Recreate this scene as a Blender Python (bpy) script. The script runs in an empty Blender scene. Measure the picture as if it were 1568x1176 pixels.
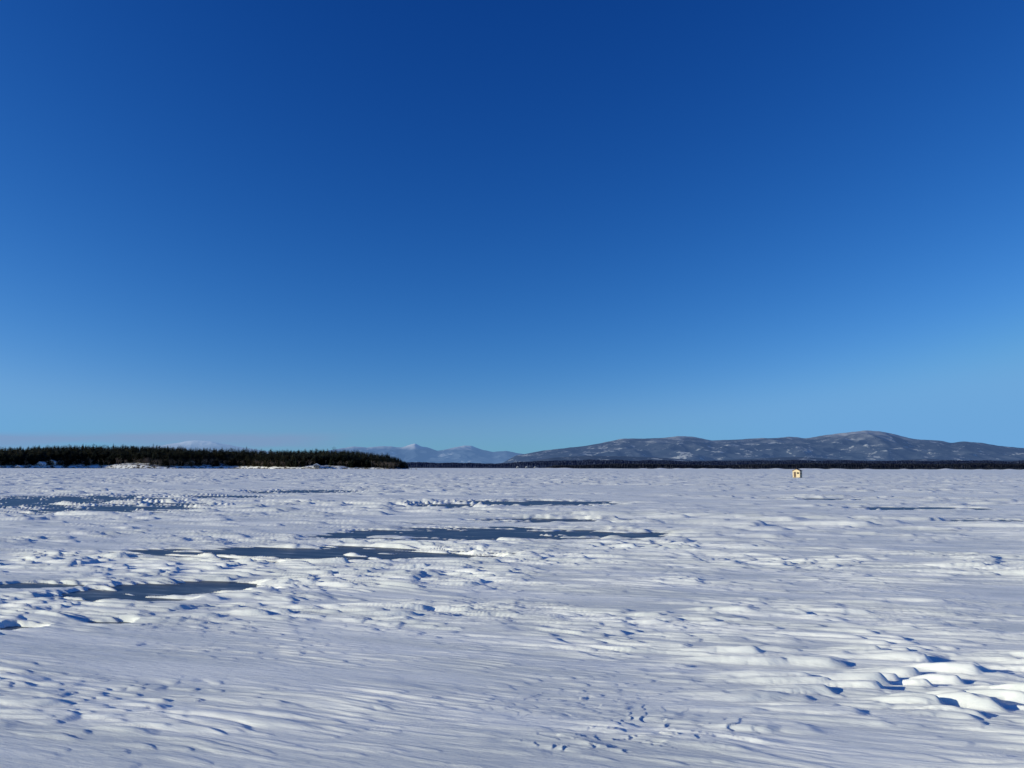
import bpy, math, numpy as np
from mathutils import Vector, Matrix
rng=np.random.default_rng(7)
R=math.radians
F=1184.0; PITCH=math.atan(128.5/1184.0); CAMH=2.07
SUN_AZ=-101.0; SUN_EL=13.5
WIND=R(-18)

def tanel(py):
    return math.tan(PITCH-math.atan((py-588)/F))
def bear(px):
    return (px-784)/F*math.cos(PITCH)
def gdist(py): return CAMH/(-tanel(py))

_t=rng.random(4096)*2*np.pi
_gc=np.cos(_t).astype(np.float32); _gs=np.sin(_t).astype(np.float32); _rn=rng.random(4096).astype(np.float32)
def _h(xi,yi,seed):
    h=(xi*374761393+yi*668265263+seed*974634777)&0xffffffff
    h=((h^(h>>13))*1274126177)&0xffffffff
    return ((h^(h>>16))&4095)
def pn(x,y,seed=0):
    xf=np.floor(x); yf=np.floor(y)
    xi=xf.astype(np.int64); yi=yf.astype(np.int64)
    fx=x-xf; fy=y-yf
    u=fx*fx*fx*(fx*(fx*6-15)+10); v=fy*fy*fy*(fy*(fy*6-15)+10)
    def g(dx,dy):
        k=_h(xi+dx,yi+dy,seed)
        return _gc[k]*(fx-dx)+_gs[k]*(fy-dy)
    a=g(0,0); b=g(1,0); c=g(0,1); d=g(1,1)
    return 1.5*((a*(1-u)+b*u)*(1-v)+(c*(1-u)+d*u)*v)
def fbm(x,y,seed,o=4,gain=0.5):
    r=0;a=1
    for i in range(o):
        r=r+a*pn(x*2**i,y*2**i,seed+i*17); a*=gain
    return r
def sst(a,b,x):
    t=np.clip((x-a)/(b-a),0,1); return t*t*(3-2*t)

def raw_mesh(name,co,q,mat,smooth=True,col=None):
    me=bpy.data.meshes.new(name)
    n=q.shape[1]
    me.vertices.add(len(co)); me.vertices.foreach_set('co',np.ascontiguousarray(co,dtype=np.float32).ravel())
    me.loops.add(q.size); me.loops.foreach_set('vertex_index',np.ascontiguousarray(q,dtype=np.int32).ravel())
    me.polygons.add(len(q)); me.polygons.foreach_set('loop_start',np.arange(0,q.size,n,dtype=np.int32))
    me.update(calc_edges=True)
    if smooth: me.polygons.foreach_set('use_smooth',np.ones(len(q),dtype=bool))
    if col is not None:
        a=me.color_attributes.new('tint','FLOAT_COLOR','POINT')
        a.data.foreach_set('color',np.ascontiguousarray(col,dtype=np.float32).ravel())
    me.materials.append(mat)
    ob=bpy.data.objects.new(name,me); bpy.context.scene.collection.objects.link(ob)
    return ob
def grid_mesh(name,X,Y,Z,mat,wrap=False,smooth=True):
    nr,nc=X.shape
    co=np.stack([X,Y,Z],-1).reshape(-1,3).astype(np.float32)
    cc=nc if wrap else nc-1
    i=np.arange(nr-1)[:,None]; j=np.arange(cc)[None,:]
    j2=(j+1)%nc
    q=np.stack([i*nc+j,i*nc+j2,(i+1)*nc+j2,(i+1)*nc+j],-1).reshape(-1,4).astype(np.int32)
    return raw_mesh(name,co,q,mat,smooth)

def newmat(name,base=(.5,.5,.5),rough=.7,spec=.3):
    m=bpy.data.materials.new(name); m.use_nodes=True
    b=m.node_tree.nodes['Principled BSDF']
    b.inputs['Base Color'].default_value=(*base,1); b.inputs['Roughness'].default_value=rough
    b.inputs['Specular IOR Level'].default_value=spec
    return m,m.node_tree,b
def N(nt,t,**k):
    n=nt.nodes.new(t)
    for a,b in k.items(): setattr(n,a,b)
    return n
def noise(nt,scale,detail=5,vec_scale=(1,1,1),rough=.5,loc=(0,0,0),rotz=None):
    g=N(nt,'ShaderNodeNewGeometry'); mp=N(nt,'ShaderNodeMapping')
    if rotz is None:
        mp.inputs['Scale'].default_value=vec_scale; mp.inputs['Location'].default_value=loc
    else:
        mp.vector_type='TEXTURE'; mp.inputs['Rotation'].default_value=(0,0,rotz)
        mp.inputs['Scale'].default_value=tuple(1/k for k in vec_scale); mp.inputs['Location'].default_value=loc
    nt.links.new(g.outputs['Position'],mp.inputs['Vector'])
    n=N(nt,'ShaderNodeTexNoise'); n.inputs['Scale'].default_value=scale; n.inputs['Detail'].default_value=detail
    n.inputs['Roughness'].default_value=rough
    nt.links.new(mp.outputs[0],n.inputs['Vector']); return n
def ramp(nt,src,stops):
    r=N(nt,'ShaderNodeValToRGB'); e=r.color_ramp.elements
    while len(e)<len(stops): e.new(.5)
    for k,(p,c) in enumerate(stops):
        e[k].position=p; e[k].color=(*c,1)
    nt.links.new(src,r.inputs[0]); return r
def mixc(nt,fac,a,b):
    m=N(nt,'ShaderNodeMix',data_type='RGBA')
    for s,i in ((fac,0),(a,6),(b,7)):
        if isinstance(s,(tuple,list)): m.inputs[i].default_value=(*s,1)
        elif isinstance(s,(int,float)): m.inputs[i].default_value=s
        else: nt.links.new(s,m.inputs[i])
    return m.outputs[2]

# snow
snow,nt,b=newmat('wind_packed_snow',rough=.55,spec=.2)
n1=noise(nt,1.0,7,(.30,1.5,1),.62,rotz=WIND)
r1=ramp(nt,n1.outputs[0],[(.38,(.74,.77,.76)),(.60,(.95,.96,.93))])
nt.links.new(r1.outputs[0],b.inputs['Base Color'])
nb=noise(nt,1.0,8,(4,24,10),.62,rotz=WIND)
nb2=noise(nt,140,3,(1,1,1),.7)
bp=N(nt,'ShaderNodeBump'); bp.inputs['Strength'].default_value=.7; bp.inputs['Distance'].default_value=.016
nt.links.new(nb.outputs[0],bp.inputs['Height'])
bp2=N(nt,'ShaderNodeBump'); bp2.inputs['Strength'].default_value=.4; bp2.inputs['Distance'].default_value=.002
nt.links.new(nb2.outputs[0],bp2.inputs['Height']); nt.links.new(bp.outputs[0],bp2.inputs['Normal'])
nt.links.new(bp2.outputs[0],b.inputs['Normal'])

# ice
ice,nt,b=newmat('bare_lake_ice',rough=.4,spec=.2)
n1=noise(nt,1.0,8,(.6,3.2,1),.70,rotz=WIND)
r1=ramp(nt,n1.outputs[0],[(.35,(.035,.055,.085)),(.53,(.07,.10,.14)),(.61,(.14,.18,.22)),(.68,(.50,.53,.56))])
nt.links.new(r1.outputs[0],b.inputs['Base Color'])

# ------------------------------------------------------------ snow field
th=np.concatenate([np.linspace(-180,-46,90,endpoint=False),np.linspace(-46,46,1300,endpoint=False),np.linspace(46,180,90,endpoint=False)])
th=np.radians(th)
rr=np.concatenate([np.geomspace(.4,3.8,24,endpoint=False),np.geomspace(3.8,22,850,endpoint=False),np.geomspace(22,500,700,endpoint=False),np.geomspace(500,60000,60)])
RR,TH=np.meshgrid(rr,th,indexing='ij'); RR=RR.astype(np.float32); TH=TH.astype(np.float32)
X=RR*np.sin(TH); Y=RR*np.cos(TH)
SP=RR*np.where(RR<22,.0021,.0045)
def lod(wl):
    return 1-sst(wl*.22,wl*.6,SP)
U=X*math.cos(WIND)+Y*math.sin(WIND); V=-X*math.sin(WIND)+Y*math.cos(WIND)
Wx=U+.9*pn(U/3,V/2,1)+.10*pn(U/.6,V/.3,4)+.035*pn(U/.2,V/.08,6)*lod(.16); Wy=V+.35*pn(U/3.6,V/1.8,2)+.05*pn(U/1.1,V/.6,3)+.016*pn(U/.30,V/.13,5)
def blob(cx,cy,a,b): return np.exp(-((X-cx)/a)**2-((Y-cy)/b)**2)
act=.60+.80*fbm(X/7,Y/3.0,40,3)
act+=1.2*blob(4.4,7.6,2.6,1.3)
act-=1.0*blob(.9,7.6,1.6,1.0)+.9*blob(8.5,13,2.2,2.6)+.9*blob(-1.8,29,3.4,4)+.5*blob(-3.2,6.2,3,1.5)
act+=.45*sst(9,16,RR)
act=np.clip(act,.06,1.45)
def slabs(L,W,seed,dens=.8,pw=.6,e0=.58,e1=.82):
    cu=L*1.5; cv=W*1.5
    gx=Wx/cu; gy=Wy/cv; ix=np.floor(gx); iy=np.floor(gy); ii=ix.astype(np.int64); jj=iy.astype(np.int64)
    out=np.zeros_like(X)
    for dx in (-1,0,1):
        for dy in (-1,0,1):
            k=_h(ii+dx,jj+dy,seed); k2=(k*7+131)&4095; k3=(k*13+57)&4095; k4=(k*29+911)&4095
            px=(gx-(ix+dx+_rn[k]))*cu; py=(gy-(iy+dy+_rn[k2]))*cv
            s=.55+.6*_rn[k3]; p=px/(L*s)
            wd=W*s*np.clip(.30+.42*(p+1),.05,1)
            py=py+.10*px*(_rn[k4]-.5)*2
            q=py/wd; q2=q*q
            prof=sst(-1,.4,p)*(1-sst(e0,e1,p+.3*q2))*np.clip(1-q2,0,1)**pw
            out=np.maximum(out,prof*s*(_rn[k4]<dens))
    return out
H=.035+.035*pn(U/9,V/4,11)+.024*pn(Wx/3.5,Wy/1.0,12)*(.4+.6*act)
H+=(.052+.040*blob(4.4,7.6,2.8,1.4))*np.clip(act-.22,0,1.1)*slabs(.75,.11,201,.8)*lod(.26)
H+=.070*np.clip(act-.25,0,1)*slabs(1.5,.25,202,.65)*lod(.5)*(.6+.4*sst(8,14,RR))
rip=np.clip(.34+.9*pn(U/2.3,V/.9,91)+.4*act,0.02,1.3)
H+=.017*rip*slabs(.42,.046,203,.85)*lod(.10)
H+=.145*sst(14,34,RR)*slabs(2.6,.5,205,.65)*np.clip(.65+1.2*pn(X/22,Y/10,31),0,1.3)
H+=.18*sst(60,140,RR)*slabs(5,1.6,206,.55)
# eroded crust edges
c=U*2.6+fbm(Wx/.8,Wy/.30,60,3,.5)*1.6
fr=c-np.floor(c)
tm=1.1*blob(1.35,6.3,.55,.30)+.8*blob(.55,5.95,.5,.22)+.3*blob(.6,6.9,.9,.4)+.35*blob(7,12,2,2)
H+=.018*np.clip(tm,0,1.2)*(fr-sst(.86,.97,fr))*np.clip(.6+1.6*pn(Wx/.5,Wy/.12,62),0,1.3)*lod(.3)
# swept ice
ices=[(40,774,230,14),(200,781,130,9),(770,819,250,11),(600,818,90,5),(470,851,270,13),(620,851,200,6),(280,907,130,14),(180,915,90,9),(75,900,70,6),
(800,771,150,5),(690,775,80,4),(860,798,130,4),(40,966,50,5),(165,957,50,4),(1400,778,110,3),(1530,798,90,4),(470,754,90,3),(940,820,90,4),(1250,764,80,2),(350,762,80,2)]
M=np.full_like(X,-1)
for px,py,hw,hh in ices:
    y0=gdist(py+hh);y1=gdist(py-hh); cy=(y0+y1)/2; b_=(y1-y0)/2; cx=bear(px)*cy; a_=hw/F*cy
    M=np.maximum(M,np.clip(1-((X-cx)/a_)**2-((Y-cy)/b_)**2,-1,1))
M=M+(1.0*(pn(Wx/2.6,Wy/.5,71)+.8*pn(Wx/1.0,Wy/.16,72)+.6*pn(Wx/.4,Wy/.06,73)*lod(.1))+.20)*sst(-1,.1,M)
dip=sst(-.25,.80,M)
H=H*(1-.6*dip)-.085*dip
H=np.where(RR>500,.06,H)
grid_mesh('snow_covered_lake',X,Y,H,snow,wrap=True)
t2=np.radians(np.linspace(-180,180,97)[:-1]); r2=np.array([.01,5,50,500,900])
A,B=np.meshgrid(r2,t2,indexing='ij')
grid_mesh('lake_ice',A*np.sin(B),A*np.cos(B),A*0,ice,wrap=True)

# ------------------------------------------------------------ mountains
def interp_prof(pts,s):
    xs=[bear(p[0]) for p in pts]; zs=[tanel(p[1]) for p in pts]
    return np.interp(s,xs,zs)
def smooth_interp(pts,s):
    e=interp_prof(pts,s); k=max(3,int(.006/(s[1]-s[0]))|1)
    ker=np.hanning(k+2)[1:-1]; ker/=ker.sum()
    return np.convolve(np.pad(e,k//2,mode='edge'),ker,mode='valid')
def range_mesh(name,pts,s0,s1,y0,yc,y1,mat,ns,nd,spur,seed,jag=.02,pw=.85,sc=1.0):
    s=np.linspace(s0,s1,ns); E=smooth_interp(pts,s)*sc
    yy=np.concatenate([np.linspace(y0,yc,nd,endpoint=False),np.linspace(yc,y1,nd//3)])
    YY,S=np.meshgrid(yy,s,indexing='ij'); EE=np.broadcast_to(E,YY.shape)
    XX=S*YY
    t=np.clip((YY-y0)/(yc-y0),0,1); back=np.clip((YY-yc)/(y1-yc),0,1)
    crest=EE*yc
    rd=1-np.abs(pn(XX/spur,YY/(spur*1.6),seed))*2.2
    rd2=1-np.abs(pn(XX/(spur*.42),YY/(spur*.6),seed+1))*2.2
    rd3=1-np.abs(pn(XX/(spur*.17),YY/(spur*.3),seed+2))*2.2
    z=crest*(t**pw)*(1-.50*(1-t)*(1-rd)*.9)-crest*(.22*(1-rd2)+.07*(1-rd3))*t*(1-t)*2
    z+=crest*jag*fbm(XX/(spur*.25),YY/(spur*.25),seed+5,4)*t
    z=z*(1-back**1.3)-8
    return grid_mesh(name,XX,YY,z,mat)
def mtn_mat(name,dark,mid,light,snowc,sc,snowthr,hz=None,haze_glow=(0,(0,0,0))):
    m,nt,b=newmat(name,rough=.95,spec=.05)
    n1=noise(nt,sc,9,(1,.6,1.6),.66)
    r=ramp(nt,n1.outputs[0],[(.36,dark),(.5,mid),(.64,light)])
    n2=noise(nt,sc*1.7,9,(1,.5,2.4),.72,loc=(5,3,1))
    r2=ramp(nt,n2.outputs[0],[(snowthr,(0,0,0)),(snowthr+.05,(1,1,1))])
    out=mixc(nt,r2.outputs[0],r.outputs[0],snowc)
    if hz:
        g=N(nt,'ShaderNodeNewGeometry'); sx=N(nt,'ShaderNodeSeparateXYZ'); nt.links.new(g.outputs['Position'],sx.inputs[0])
        n3=noise(nt,sc*1.2,7,(1,1,1),.6)
        ad=N(nt,'ShaderNodeMath',operation='MULTIPLY_ADD'); nt.links.new(n3.outputs[0],ad.inputs[0]); ad.inputs[1].default_value=hz[2]; nt.links.new(sx.outputs[2],ad.inputs[2])
        mr=N(nt,'ShaderNodeMapRange'); mr.inputs[1].default_value=hz[0]; mr.inputs[2].default_value=hz[1]; nt.links.new(ad.outputs[0],mr.inputs[0])
        out=mixc(nt,mr.outputs[0],out,hz[3])
    nt.links.new(out,b.inputs['Base Color'])
    em=N(nt,'ShaderNodeEmission'); em.inputs[0].default_value=(*haze_glow[1],1); em.inputs[1].default_value=1  # aerial haze painted as a constant blue glow over the mountain colour
    ms=N(nt,'ShaderNodeMixShader'); ms.inputs[0].default_value=haze_glow[0]
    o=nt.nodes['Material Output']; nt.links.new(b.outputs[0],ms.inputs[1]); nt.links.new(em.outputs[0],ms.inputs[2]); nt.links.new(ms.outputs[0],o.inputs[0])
    return m
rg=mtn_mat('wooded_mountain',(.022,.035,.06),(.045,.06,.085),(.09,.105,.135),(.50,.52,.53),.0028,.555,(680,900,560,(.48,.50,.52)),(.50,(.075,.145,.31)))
P1=[(700,716),(770,708),(790,697),(830,690),(860,687),(900,682),(930,676),(955,672),(980,672),(1010,671),(1040,668),(1065,669),(1090,674),(1120,674),(1150,672),(1180,671),(1210,669),(1235,671),(1265,667),(1300,662),(1330,659),(1345,660),(1360,661),(1385,668),(1400,671),(1440,673),(1460,677),(1480,675),(1510,677),(1540,682),(1568,684),(1640,690),(1800,700),(2000,712)]
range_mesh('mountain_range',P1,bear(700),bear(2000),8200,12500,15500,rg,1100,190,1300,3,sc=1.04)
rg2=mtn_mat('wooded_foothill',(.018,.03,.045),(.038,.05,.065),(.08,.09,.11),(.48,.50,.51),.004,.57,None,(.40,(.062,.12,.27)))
P2=[(740,716),(800,706),(850,699),(900,696),(960,697),(1020,699),(1080,703),(1150,700),(1220,697),(1290,701),(1350,704),(1420,699),(1480,703),(1540,701),(1600,700),(1700,705),(1900,712)]
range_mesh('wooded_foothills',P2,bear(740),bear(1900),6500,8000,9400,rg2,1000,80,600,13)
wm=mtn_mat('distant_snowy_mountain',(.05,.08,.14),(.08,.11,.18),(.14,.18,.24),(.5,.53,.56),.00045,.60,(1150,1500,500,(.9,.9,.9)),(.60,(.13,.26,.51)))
P3=[(430,714),(500,692),(540,685),(560,687),(580,685),(600,685),(615,686),(625,683),(635,680.5),(645,685),(660,688),(670,691),(685,689),(700,685),(712,683),(722,684),(735,689),(755,693),(775,691),(790,694),(810,697),(840,700),(900,710)]
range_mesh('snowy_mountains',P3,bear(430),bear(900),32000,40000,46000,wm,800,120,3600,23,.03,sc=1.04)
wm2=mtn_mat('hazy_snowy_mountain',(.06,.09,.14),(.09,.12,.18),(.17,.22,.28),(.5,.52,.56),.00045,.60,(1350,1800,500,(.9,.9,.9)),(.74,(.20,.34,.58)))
P4=[(100,716),(200,690),(240,684),(275,679),(290,676),(300,675),(320,676),(340,680),(360,684),(400,690),(460,700),(520,714)]
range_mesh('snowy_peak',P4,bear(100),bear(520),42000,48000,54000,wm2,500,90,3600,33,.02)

# ------------------------------------------------------------ far wooded shores
def shore_mesh(name,pts,y0,y1,mat,seed,teeth,ns=2600,nd=26):
    s=np.linspace(bear(pts[0][0]),bear(pts[-1][0]),ns); E=interp_prof(pts,s)
    yy=np.linspace(y0,y1,nd); YY,S=np.meshgrid(yy,s,indexing='ij'); XX=S*YY
    t=(YY-y0)/(y1-y0)
    z=np.broadcast_to(E,YY.shape)*y1*(.42+.58*np.sqrt(t))*(1+.18*pn(XX/120,YY/300,seed))
    z=z+teeth*(rng.random(YY.shape)-.6)*np.clip(z/8,0,1)
    z[0]=-1; z[1]=np.minimum(z[1]*.6,z[1])
    return grid_mesh(name,XX,YY,z,mat,smooth=False)
fs,nt,b=newmat('far_forest',rough=1,spec=0)
n1=noise(nt,.03,8,(1,1,1),.7)
r=ramp(nt,n1.outputs[0],[(.35,(.018,.026,.04)),(.55,(.04,.048,.065)),(.70,(.12,.12,.13))]); nt.links.new(r.outputs[0],b.inputs['Base Color'])
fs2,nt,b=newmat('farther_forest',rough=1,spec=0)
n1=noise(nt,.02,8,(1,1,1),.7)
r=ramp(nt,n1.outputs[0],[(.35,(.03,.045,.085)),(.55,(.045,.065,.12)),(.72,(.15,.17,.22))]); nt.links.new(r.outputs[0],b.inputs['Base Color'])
shore_mesh('wooded_shore',[(835,716),(850,712),(900,711),(960,709.5),(1040,710),(1100,711),(1170,709.5),(1230,708.5),(1300,708),(1400,709),(1480,708),(1568,707.5),(1700,706),(1900,708)],3300,3900,fs,5,9)
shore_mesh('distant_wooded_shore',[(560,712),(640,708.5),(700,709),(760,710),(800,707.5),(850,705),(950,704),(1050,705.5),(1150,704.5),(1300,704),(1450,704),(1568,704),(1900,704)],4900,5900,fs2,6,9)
sb,nt,b=newmat('snowy_bank',(.78,.79,.82),.8,.1)
s=np.linspace(bear(820),bear(1900),500); yy=np.linspace(3150,3300,6); YY,S=np.meshgrid(yy,s,indexing='ij')
grid_mesh('snowy_shore_bank',S*YY,YY,(.2+4.5*np.clip(pn(S*60,YY/400,8)+.2,0,1))*np.sin((YY-3150)/150*np.pi*.5)-.05,sb)

# ------------------------------------------------------------ island
PI=[(-330,705),(-150,694),(0,690),(60,687),(110,684),(180,683),(260,685),(330,687.5),(400,688.5),(470,689.5),(530,691),(580,694),(610,697),(635,702),(655,709)]
def shore_y(x): return 1010+35*np.sin(x/90)+18*np.sin(x/31+1)+ .12*(x+660)*(x<-660)*-1
YR=1150.
def ridge_z(x):
    e=interp_prof(PI,x/YR); return np.clip(e*YR-13.4,0.4,40)
xe=-115.
def clearing(x): return np.clip(.8*np.sin(x/43+.6)+.6*np.sin(x/14)+.4*np.sin(x/6.1)-.25,0,1)
def isl_h(x,y):
    t=(y-shore_y(x))/ (YR-shore_y(x)); 
    h=ridge_z(x)*np.sin(np.clip(t,0,1)*np.pi/2)**.8
    h=np.where(t>1,ridge_z(x)*np.clip(1-(t-1)/1.3,0,1),h)
    end=sst(0,45,(xe-x)-.25*np.abs(y-1060))
    return h*end+np.where(t<0,-1.5,(0.8+1.3*clearing(x))*sst(0,.06,t))*1.0*end-.6*(1-end)
xs=np.linspace(-1300,-100,700); ys=np.linspace(940,1400,170)
YI,XI=np.meshgrid(ys,xs,indexing='ij')
ig,nt,b=newmat('island_ground',rough=.9,spec=.1)
n1=noise(nt,.16,8,(1,1,1.5),.7)
r=ramp(nt,n1.outputs[0],[(.38,(.05,.045,.04)),(.44,(.16,.14,.12)),(.50,(.80,.81,.82))]); nt.links.new(r.outputs[0],b.inputs['Base Color'])
grid_mesh('wooded_island',XI,YI,isl_h(XI,YI)+.5*pn(XI/9,YI/9,9)*(isl_h(XI,YI)>.3),ig)

def conifer(rg_):
    v=[];q=[]
    def quad(a,b_,c_,d): 
        k=len(v); v.extend([a,b_,c_,d]); q.append([k,k+1,k+2,k+3])
    for k in range(4):
        a=k*np.pi/2;a2=a+np.pi/2
        quad((.02*np.cos(a),.02*np.sin(a),0),(.02*np.cos(a2),.02*np.sin(a2),0),(.004*np.cos(a2),.004*np.sin(a2),.95),(.004*np.cos(a),.004*np.sin(a),.95))
    nt_=10; base=rg_.uniform(.08,.3); wid=rg_.uniform(.20,.34); pine=rg_.random()<.6
    for i in range(nt_):
        f=i/(nt_-1); z=base+(1-base)*f*.97
        rad=wid*((1-f)**(.42 if pine else .75))*rg_.uniform(.7,1.2)+.03
        nb=6 if f<.8 else 4; o=rg_.random()*6.28
        for j in range(nb):
            a=o+j*2*np.pi/nb+rg_.uniform(-.3,.3); L=rad*rg_.uniform(.55,1.25); w=L*.45+.012
            dz=-L*rg_.uniform(.05,.45) if not pine else L*rg_.uniform(-.1,.25)
            c_,s_=np.cos(a),np.sin(a)
            m=.62
            quad((0,0,z+.015),(L*m*c_+w*s_,L*m*s_-w*c_,z+dz*m-.012),(L*c_,L*s_,z+dz),(L*m*c_-w*s_,L*m*s_+w*c_,z+dz*m-.012))
    return np.array(v),np.array(q)
def baretree(rg_):
    v=[];q=[]
    def limb(p,d,L,w,dep):
        e=p+d*L; n_=np.cross(d,[rg_.normal(),rg_.normal(),.1]); n_/=np.linalg.norm(n_)+1e-6
        m=np.cross(d,n_)
        for ax in (n_,m):
            k=len(v); v.extend([p-ax*w,p+ax*w,e+ax*w*.5,e-ax*w*.5]); q.append([k,k+1,k+2,k+3])
        if dep==0: return
        for _ in range(4 if dep>1 else 3):
            nd_=d*.8+np.array([rg_.normal(),rg_.normal(),rg_.uniform(0,.6)])*.45; nd_/=np.linalg.norm(nd_)
            limb(p+d*L*rg_.uniform(.45,1),nd_,L*rg_.uniform(.5,.72),w*.55,dep-1)
    limb(np.array([0.,0,0]),np.array([0,0,1.]),.45,.014,3)
    v=np.array(v); v[:,2]/=v[:,2].max(); return v,np.array(q)
def forest(name,pos,ht,temps,mat,cols):
    V=[];Q=[];C=[];off=0
    for (x,y,z),h,c in zip(pos,ht,cols):
        v,q=temps[rng.integers(len(temps))]
        a=rng.random()*6.28; ca,sa=np.cos(a),np.sin(a); wd=rng.uniform(.85,1.25)
        w=np.empty_like(v); w[:,0]=(v[:,0]*ca-v[:,1]*sa)*h*wd+x; w[:,1]=(v[:,0]*sa+v[:,1]*ca)*h*wd+y; w[:,2]=v[:,2]*h+z-.2
        V.append(w);Q.append(q+off);off+=len(v);C.append(np.tile([*c,1],(len(v),1)))
    return raw_mesh(name,np.concatenate(V),np.concatenate(Q),mat,False,np.concatenate(C))
def tintmat(name):
    m,nt,b=newmat(name,rough=.9,spec=.05)
    a=N(nt,'ShaderNodeAttribute'); a.attribute_name='tint'
    n1=noise(nt,.9,5); r=ramp(nt,n1.outputs[0],[(.3,(.55,.55,.55)),(.7,(1.5,1.5,1.4))])
    mm=N(nt,'ShaderNodeMix',data_type='RGBA',blend_type='MULTIPLY'); mm.inputs[0].default_value=1
    nt.links.new(a.outputs['Color'],mm.inputs[6]); nt.links.new(r.outputs[0],mm.inputs[7]); nt.links.new(mm.outputs[2],b.inputs['Base Color']); return m
ct=[conifer(rng) for _ in range(12)]; bt=[baretree(rng) for _ in range(5)]
pos=[];ht=[];col=[]
n=0
while n<7000:
    x=rng.uniform(-1000,-122); dd=rng.random()**1.3*185+8; y=shore_y(np.array(x))+dd
    h=float(isl_h(np.array(x),np.array(y)))
    if h<.7 or (dd<18 and clearing(x)>.25): continue
    g=rng.uniform(.6,1.3)
    k=sst(0,80,np.array(-(x+120)))
    pos.append((x,y,h)); ht.append(rng.normal(12.8,2.0)*(.42+.58*float(k))*(.75 if dd<18 else 1)); 
    col.append((.028*g,.034*g,.025*g) if rng.random()<.8 else (.055*g,.052*g,.034*g)); n+=1
forest('conifer_forest',pos,ht,ct,tintmat('conifer_foliage'),col)
pos=[];ht=[];col=[];n=0
while n<750:
    x=rng.uniform(-1000,-119); 
    if rng.random()>(.20+ (x>-185)*1.2+ .9*np.exp(-((x+450)/50)**2)+.6*np.exp(-((x+330)/30)**2)): continue
    dd=rng.random()**2*50+6; y=shore_y(np.array(x))+dd; h=float(isl_h(np.array(x),np.array(y)))
    if h<.1: continue
    g=rng.uniform(.7,1.3); pos.append((x,y,h)); ht.append(rng.uniform(5,10)); col.append((.24*g,.19*g,.15*g)); n+=1
forest('bare_hardwood_trees',pos,ht,bt,tintmat('bare_branches'),col)

# ------------------------------------------------------------ buildings
def box(name,c,s,mat,parent=None,rot=0):
    x,y,z=[k/2 for k in s]
    v=[(-x,-y,-z),(x,-y,-z),(x,y,-z),(-x,y,-z),(-x,-y,z),(x,-y,z),(x,y,z),(-x,y,z)]
    f=[(0,3,2,1),(4,5,6,7),(0,1,5,4),(1,2,6,5),(2,3,7,6),(3,0,4,7)]
    me=bpy.data.meshes.new(name); me.from_pydata(v,[],f); me.materials.append(mat)
    o=bpy.data.objects.new(name,me); bpy.context.scene.collection.objects.link(o); o.location=c; o.rotation_euler[1]=rot
    if parent: o.parent=parent
    return o
def prism(name,w,d,z0,z1,mat,parent):
    v=[(-w/2,-d/2,z0),(w/2,-d/2,z0),(0,-d/2,z1),(-w/2,d/2,z0),(w/2,d/2,z0),(0,d/2,z1)]
    me=bpy.data.meshes.new(name); me.from_pydata(v,[],[(0,1,2),(5,4,3),(0,2,5,3),(1,4,5,2)]); me.materials.append(mat)
    o=bpy.data.objects.new(name,me); bpy.context.scene.collection.objects.link(o); o.parent=parent; return o
def pmat(name,c,sc=6,v=.15):
    m,nt,b=newmat(name,rough=.75); n1=noise(nt,sc,5)
    r=ramp(nt,n1.outputs[0],[(.3,tuple(k*(1-v) for k in c)),(.7,tuple(min(1,k*(1+v)) for k in c))]); nt.links.new(r.outputs[0],b.inputs['Base Color']); return m
cream=pmat('cream_plywood',(.68,.55,.36)); roofm=pmat('brown_roofing',(.20,.12,.08)); glass=pmat('dark_window',(.02,.025,.03)); wood=pmat('weathered_wood',(.14,.10,.08)); snowm=pmat('roof_snow',(.82,.84,.88)); grey=pmat('grey_siding',(.35,.33,.30)); whitep=pmat('white_siding',(.75,.75,.72))
def house(name,loc,rz,w,d,h,rh,wall,roof,windows,ov=.25,th_=.12,runners=False):
    e=bpy.data.objects.new(name,None); bpy.context.scene.collection.objects.link(e); e.location=loc; e.rotation_euler[2]=rz
    z0=.18 if runners else 0
    box('walls',(0,0,z0+h/2),(w,d,h),wall,e); prism('gable',w,d-.004,z0+h+.001,z0+h+rh,wall,e)
    sl=math.hypot(w/2+ov,rh*(w/2+ov)/(w/2)); an=math.atan2(rh,w/2)
    for sgn,nm in((-1,'roof_left'),(1,'roof_right')):
        cx=sgn*(w/2+ov)/2; cz=z0+h+rh-rh*(w/2+ov)/(w/2)/2+th_*.62
        box(nm,(cx,0,cz),(sl,d+2*ov,th_),roof,e,rot=sgn*an)
    for i,(nm,x,z,ww,hh,m) in enumerate(windows):
        box(nm,(x,-d/2-.02,z0+z),(ww,.05,hh),m,e)
    for sy in (-1,1):
        box('side_window',(sy*(w/2+.02),0,z0+h*.6),(.05,d*.3,h*.28),glass,e)
    if runners:
        for sx in (-1,1): box('runner',(sx*w*.4,0,.08),(.1,d*1.15,.2),wood,e)
    return e
yh=gdist(731.5); xh=bear(1221)*yh
house('ice_fishing_shack',(xh,yh,.04),R(-38),1.5,1.5,1.38,.34,cream,roofm,[('door',-.30,.62,.45,1.1,wood),('window',.36,.92,.4,.34,glass)],.1,.07,True)
def lh(px,y,w,d,h,rh,wall,rz=0,z=None):
    x=bear(px)*y; zz=float(isl_h(np.array(x),np.array(y))) if z is None else z
    house('lake_house',(x,y,zz+.1),rz,w,d,h,rh,wall,snowm,[('door',0,1.1,1.1,2.1,wood),('window_1',-w*.3,h*.6,w*.16,1.3,glass),('window_2',w*.3,h*.6,w*.16,1.3,glass)],.5,.5)
def sy_(px): return float(shore_y(np.array(bear(px)*1000)))+5
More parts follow.
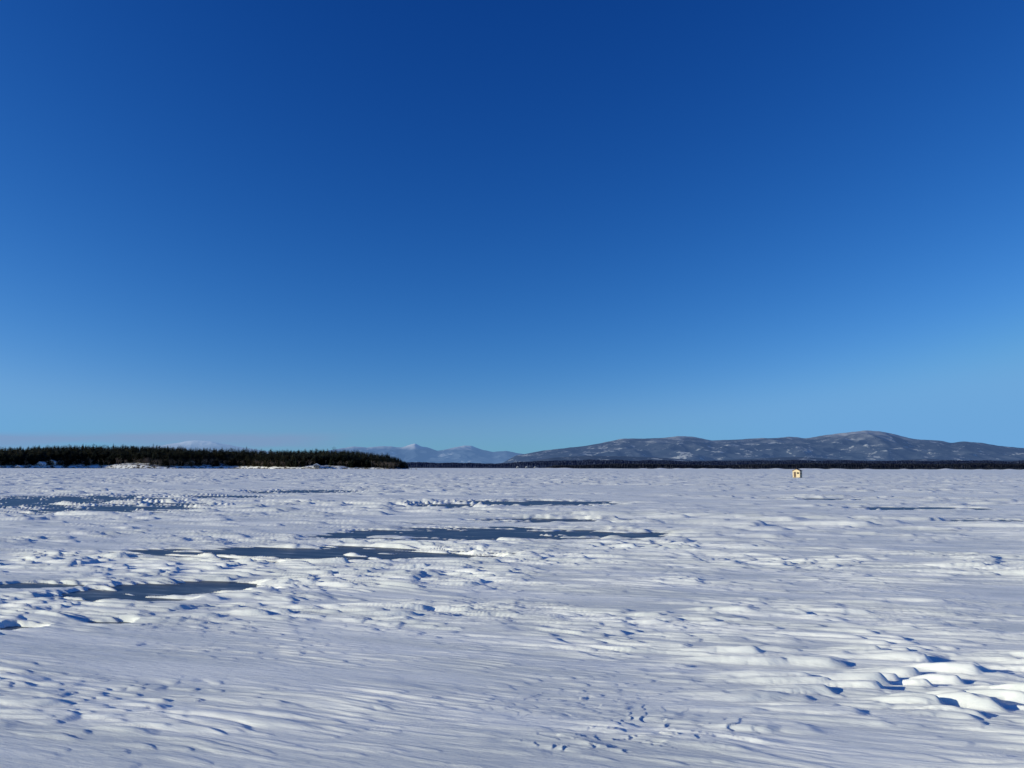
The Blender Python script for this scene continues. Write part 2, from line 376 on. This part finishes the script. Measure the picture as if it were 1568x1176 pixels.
lh(80,sy_(80),10,7,3,2.4,whitep,.2); lh(64,sy_(64),8,6,2.6,2.0,whitep,-.3); lh(93,sy_(93),6,5,2.4,1.8,grey,-.3); lh(293,sy_(293),8,6,2.8,2.2,whitep,.4); lh(485,sy_(485),7,5,2.6,1.8,grey,.1); lh(30,sy_(30),7,6,2.6,2,grey,.1)
for p,zz in((793,2),(807,3),(820,1)): lh(p,4850,15,10,5,3.5,grey,.2,z=zz)

rk=pmat('shore_rock',(.16,.14,.13),.8,.5)
V_=[];Q=[];off=0
for i in range(420):
    x=rng.uniform(-1000,-120); y=float(shore_y(np.array(x)))+rng.uniform(-3,4); s_=rng.uniform(.4,1.3)
    u=np.linspace(0,2*np.pi,8,endpoint=False); rows=[]
    for a_,zr in((.0,-.3),(1,0),(.85,.6),(.3,.95)):
        rows.append(np.stack([np.cos(u)*(a_+.05)*(1+rng.uniform(-.2,.2,8)),np.sin(u)*(a_+.05)*(1+rng.uniform(-.2,.2,8)),np.full(8,zr)+rng.uniform(-.08,.08,8)],-1))
    v=np.concatenate(rows)*s_*[1.3,1,.8]+[x,y,.2]
    q=[[r_*8+j,r_*8+(j+1)%8,(r_+1)*8+(j+1)%8,(r_+1)*8+j] for r_ in range(3) for j in range(8)]
    V_.append(v);Q.append(np.array(q)+off);off+=32
raw_mesh('shoreline_boulders',np.concatenate(V_),np.concatenate(Q),rk,False)

# ------------------------------------------------------------ thin cloud bank, a card with painted glow
cm=bpy.data.materials.new('thin_cloud_glow'); cm.use_nodes=True; nt=cm.node_tree; nt.nodes.clear()
out=N(nt,'ShaderNodeOutputMaterial'); tr=N(nt,'ShaderNodeBsdfTransparent'); glow=N(nt,'ShaderNodeEmission'); glow.inputs[0].default_value=(.21,.31,.52,1)  # flat emission on the card stands in for sunlight scattered by the cloud
mx=N(nt,'ShaderNodeMixShader'); uv=N(nt,'ShaderNodeAttribute'); uv.attribute_name='tint'
n1=noise(nt,.00012,5,(1,1,9)); mr=N(nt,'ShaderNodeMapRange'); mr.inputs[1].default_value=.3; mr.inputs[2].default_value=.6; nt.links.new(n1.outputs[0],mr.inputs[0])
ml=N(nt,'ShaderNodeMath',operation='MULTIPLY'); sp=N(nt,'ShaderNodeSeparateColor'); nt.links.new(uv.outputs['Color'],sp.inputs[0])
nt.links.new(sp.outputs[0],ml.inputs[0]); nt.links.new(mr.outputs[0],ml.inputs[1])
nt.links.new(ml.outputs[0],mx.inputs[0]); nt.links.new(tr.outputs[0],mx.inputs[1]); nt.links.new(glow.outputs[0],mx.inputs[2]); nt.links.new(mx.outputs[0],out.inputs[0])
s=np.linspace(bear(-500),bear(580),120); e=np.linspace(0,1,30); EE,S=np.meshgrid(e,s,indexing='ij')
yc=58000.; Zc=(tanel(714)+(tanel(658)-tanel(714))*EE)*yc
dens=sst(1,.80,EE)*(.25+.75*sst(0,.6,EE))*(1-sst(bear(400),bear(575),S))
co=np.stack([S*yc,np.full_like(S,yc)+2500*np.sin(EE*3),Zc],-1).reshape(-1,3)
nr,nc=S.shape; i=np.arange(nr-1)[:,None]; j=np.arange(nc-1)[None,:]
q=np.stack([i*nc+j,i*nc+j+1,(i+1)*nc+j+1,(i+1)*nc+j],-1).reshape(-1,4)
d_=dens.reshape(-1)*.7
raw_mesh('cloud_bank',co,q,cm,True,np.stack([d_,d_,d_,np.ones_like(d_)],-1))

# ------------------------------------------------------------ light, sky, camera
w=bpy.data.worlds.new('World'); bpy.context.scene.world=w; w.use_nodes=True; nt=w.node_tree
bg=nt.nodes['Background']; sk=N(nt,'ShaderNodeTexSky'); sk.sky_type='NISHITA'; sk.sun_disc=False
sk.sun_elevation=R(SUN_EL); sk.sun_rotation=R(SUN_AZ); sk.air_density=1.0; sk.dust_density=.5; sk.ozone_density=3.0; sk.altitude=200
tc=N(nt,'ShaderNodeTexCoord'); va=N(nt,'ShaderNodeVectorMath',operation='ADD'); va.inputs[1].default_value=(0,0,.035); vn=N(nt,'ShaderNodeVectorMath',operation='NORMALIZE')
nt.links.new(tc.outputs['Generated'],va.inputs[0]); nt.links.new(va.outputs[0],vn.inputs[0]); nt.links.new(vn.outputs[0],sk.inputs[0])
sc_=N(nt,'ShaderNodeSeparateColor'); cc_=N(nt,'ShaderNodeCombineColor'); nt.links.new(sk.outputs[0],sc_.inputs[0])
for k,(gam,gain,cap,dist) in enumerate([(2.5,6.0,.155,.08),(1.62,1.85,.385,.10),(1.15,1.45,.70,.10)]):
    m1=N(nt,'ShaderNodeMath',operation='MULTIPLY'); m1.inputs[1].default_value=.1; nt.links.new(sc_.outputs[k],m1.inputs[0])
    m2=N(nt,'ShaderNodeMath',operation='POWER'); m2.inputs[1].default_value=gam; nt.links.new(m1.outputs[0],m2.inputs[0])
    m3=N(nt,'ShaderNodeMath',operation='MULTIPLY'); m3.inputs[1].default_value=gain; nt.links.new(m2.outputs[0],m3.inputs[0])
    src=m3.outputs[0]
    if k==2:   # a little of the warm channel keeps the horizon band blue rather than green
        ma=N(nt,'ShaderNodeMath',operation='MULTIPLY_ADD'); nt.links.new(sc_.outputs[0],ma.inputs[0]); ma.inputs[1].default_value=.040; nt.links.new(src,ma.inputs[2]); src=ma.outputs[0]
    m4=N(nt,'ShaderNodeMath',operation='SMOOTH_MIN'); nt.links.new(src,m4.inputs[0]); m4.inputs[1].default_value=cap; m4.inputs[2].default_value=dist
    m5=N(nt,'ShaderNodeMath',operation='MULTIPLY'); nt.links.new(m4.outputs[0],m5.inputs[0]); m5.inputs[1].default_value=10
    nt.links.new(m5.outputs[0],cc_.inputs[k])
nt.links.new(cc_.outputs[0],bg.inputs[0]); bg.inputs[1].default_value=.10
sd=bpy.data.lights.new('sun','SUN'); sd.energy=5.0; sd.angle=R(.5); sd.color=(1,.945,.71)
so=bpy.data.objects.new('sun',sd); bpy.context.scene.collection.objects.link(so)
az=R(SUN_AZ); el=R(SUN_EL); S_=Vector((math.sin(az)*math.cos(el),math.cos(az)*math.cos(el),math.sin(el)))
so.rotation_euler=S_.to_track_quat('Z','Y').to_euler()
cd=bpy.data.cameras.new('camera'); cd.sensor_width=36; cd.lens=36*F/1568; cd.clip_start=.05; cd.clip_end=200000
co_=bpy.data.objects.new('camera',cd); bpy.context.scene.collection.objects.link(co_)
co_.matrix_world=Matrix.Translation((0,0,CAMH))@Matrix.Rotation(R(90)+PITCH,4,'X')@Matrix.Rotation(R(.15),4,'Z')
sc=bpy.context.scene; sc.camera=co_
sc.view_settings.view_transform='Standard'; sc.view_settings.look='None'; sc.view_settings.exposure=0
